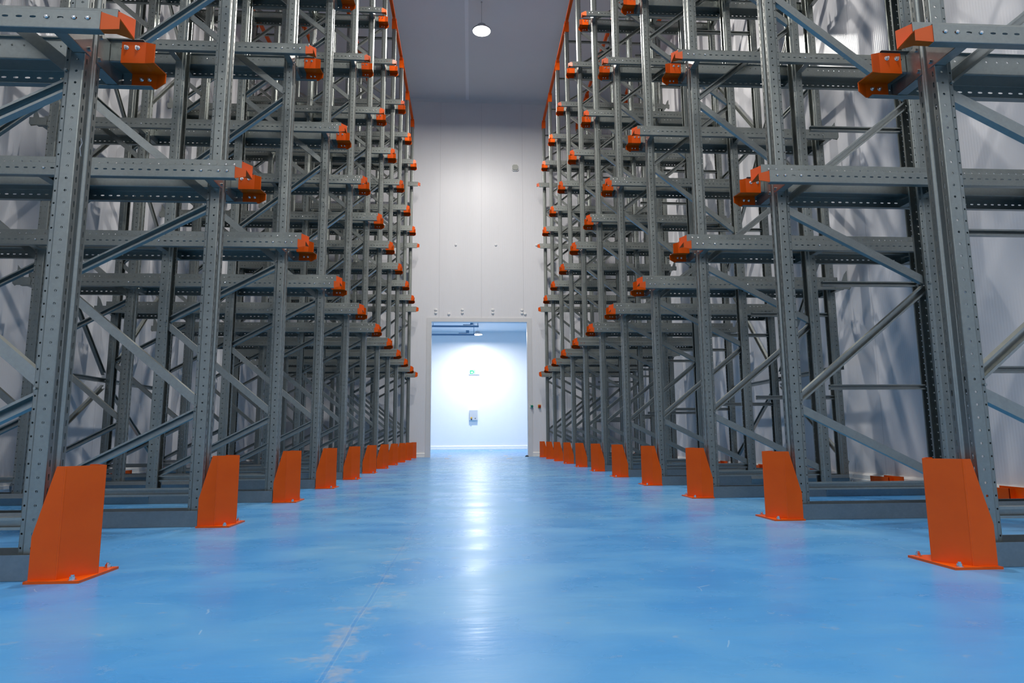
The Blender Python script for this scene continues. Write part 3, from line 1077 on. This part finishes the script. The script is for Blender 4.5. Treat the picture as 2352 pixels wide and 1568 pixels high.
button(1.850, 1.323, 'red mushroom push button on a yellow plate right of the door', M_YELLOW, M_RED)
# hinge stub at the foot of the door frame
thing('floor_roller', 'tiny dark door roller on the floor at the right door jamb', 'door roller', (1.50, YWALL-0.03, 0), 0, None,
      MB().cyl((-0.03, 0, 0.02), (0.03, 0, 0.02), 0.018, n=14).box((-0.045, -0.012, 0), (0.045, 0.012, 0.02)).mesh('floor_roller', M_DARK))

# ------------------------------------------------------------------ things in the room behind the door
t = thing('exit_sign', 'small green and white emergency exit sign on the far wall', 'sign', (0.172, NY, 3.40))
mb = MB().box((-0.24, -0.05, -0.10), (0.24, 0, 0.12))
obj('housing', mb.mesh('housing', M_PLASTIC), t)
mb = MB().box((-0.19, -0.052, -0.075), (0.04, -0.0501, 0.095))
obj('green_panel', mb.mesh('green_panel', M_SIGN), t)
mb = MB()
def flat(pts):
    mb.prism(pts, 0.0015, lambda u, v, w: (u, -0.0525-w, v))
flat([(-0.155, 0.0), (-0.105, 0.05), (-0.105, 0.025), (-0.05, 0.025), (-0.05, -0.025), (-0.105, -0.025), (-0.105, -0.05)])
flat([(-0.04, -0.055), (0.02, -0.055), (0.02, 0.075), (-0.04, 0.075), (-0.04, 0.06), (0.005, 0.06), (0.005, -0.04), (-0.04, -0.04)])
obj('arrow', mb.mesh('arrow', M_PLASTIC), t)
t = thing('control_box', 'pale grey switch box with small knobs on the far wall', 'control box', (0.156, NY, 1.50))
mb = MB().box((-0.19, -0.12, -0.22), (0.17, 0, 0.22))
obj('case', mb.mesh('case', simple('grey_case', (0.50, 0.52, 0.55), 0.4)), t)
obj('knob', MB().cyl((-0.10, -0.12, -0.12), (-0.10, -0.15, -0.12), 0.035, n=16).mesh('knob', M_YELLOW), t)
obj('knob', MB().cyl((-0.10, -0.12, -0.19), (-0.10, -0.145, -0.19), 0.03, n=16).mesh('knob', M_DARK), t)
obj('knob', MB().cyl((0.07, -0.12, -0.14), (0.07, -0.135, -0.14), 0.02, n=16).mesh('knob', M_DARK), t)
# hanging rails at the ceiling of that room
for nm, z, x1, lab in (('upper', 4.88, 0.33, 'upper grey-blue hanging rail ending at the lamp of the far room'), ('lower', 4.48, 0.17, 'lower grey-blue hanging rail left of the lamp of the far room')):
    t = thing('hanging_rail', lab, 'hanging rail', (x1, 26.0 if nm == 'upper' else 25.6, z))
    obj('track', MB().box((-6.5, -0.02, -0.035), (0, 0.02, 0.035)).mesh('track', M_PIPE), t)
    mb = MB()
    for xx in (-0.03, -1.8, -3.6, -5.4):
        mb.cyl((xx, 0, 0.03), (xx, 0, NZ-z-0.001), 0.010, n=8)
    obj('hanger', mb.mesh('hanger', M_PIPE), t)
    obj('bracket', MB().box((-0.62, -0.03, 0.05), (-0.30, 0.03, 0.075)).box((-0.34, -0.035, 0.06), (-0.22, 0.035, 0.17)).mesh('bracket', M_PIPE), t)
# squares of beige tape on the floor at the doorway
for x, y, w, d, lab in ((-0.568, 16.56, 0.10, 0.28, 'beige tape square on the floor left of the doorway centre, in the store'),
                        (-0.57, 19.15, 0.10, 0.30, 'beige tape square on the floor left, just behind the doorway'),
                        (0.836, 27.3, 0.12, 0.5, 'beige tape square on the floor near the far wall'),
                        (0.987, 18.66, 0.11, 0.30, 'beige tape square on the floor right, just behind the doorway'),
                        (0.957, 16.30, 0.13, 0.28, 'beige tape square on the floor right of the doorway centre, in the store')):
    thing('floor_tape', lab, 'tape', (x, y, 0), 0, 'tape squares on the floor at the doorway', MB().box((-w/2, -d/2, 0.0003), (w/2, d/2, 0.0012)).mesh('floor_tape', M_TAPE))
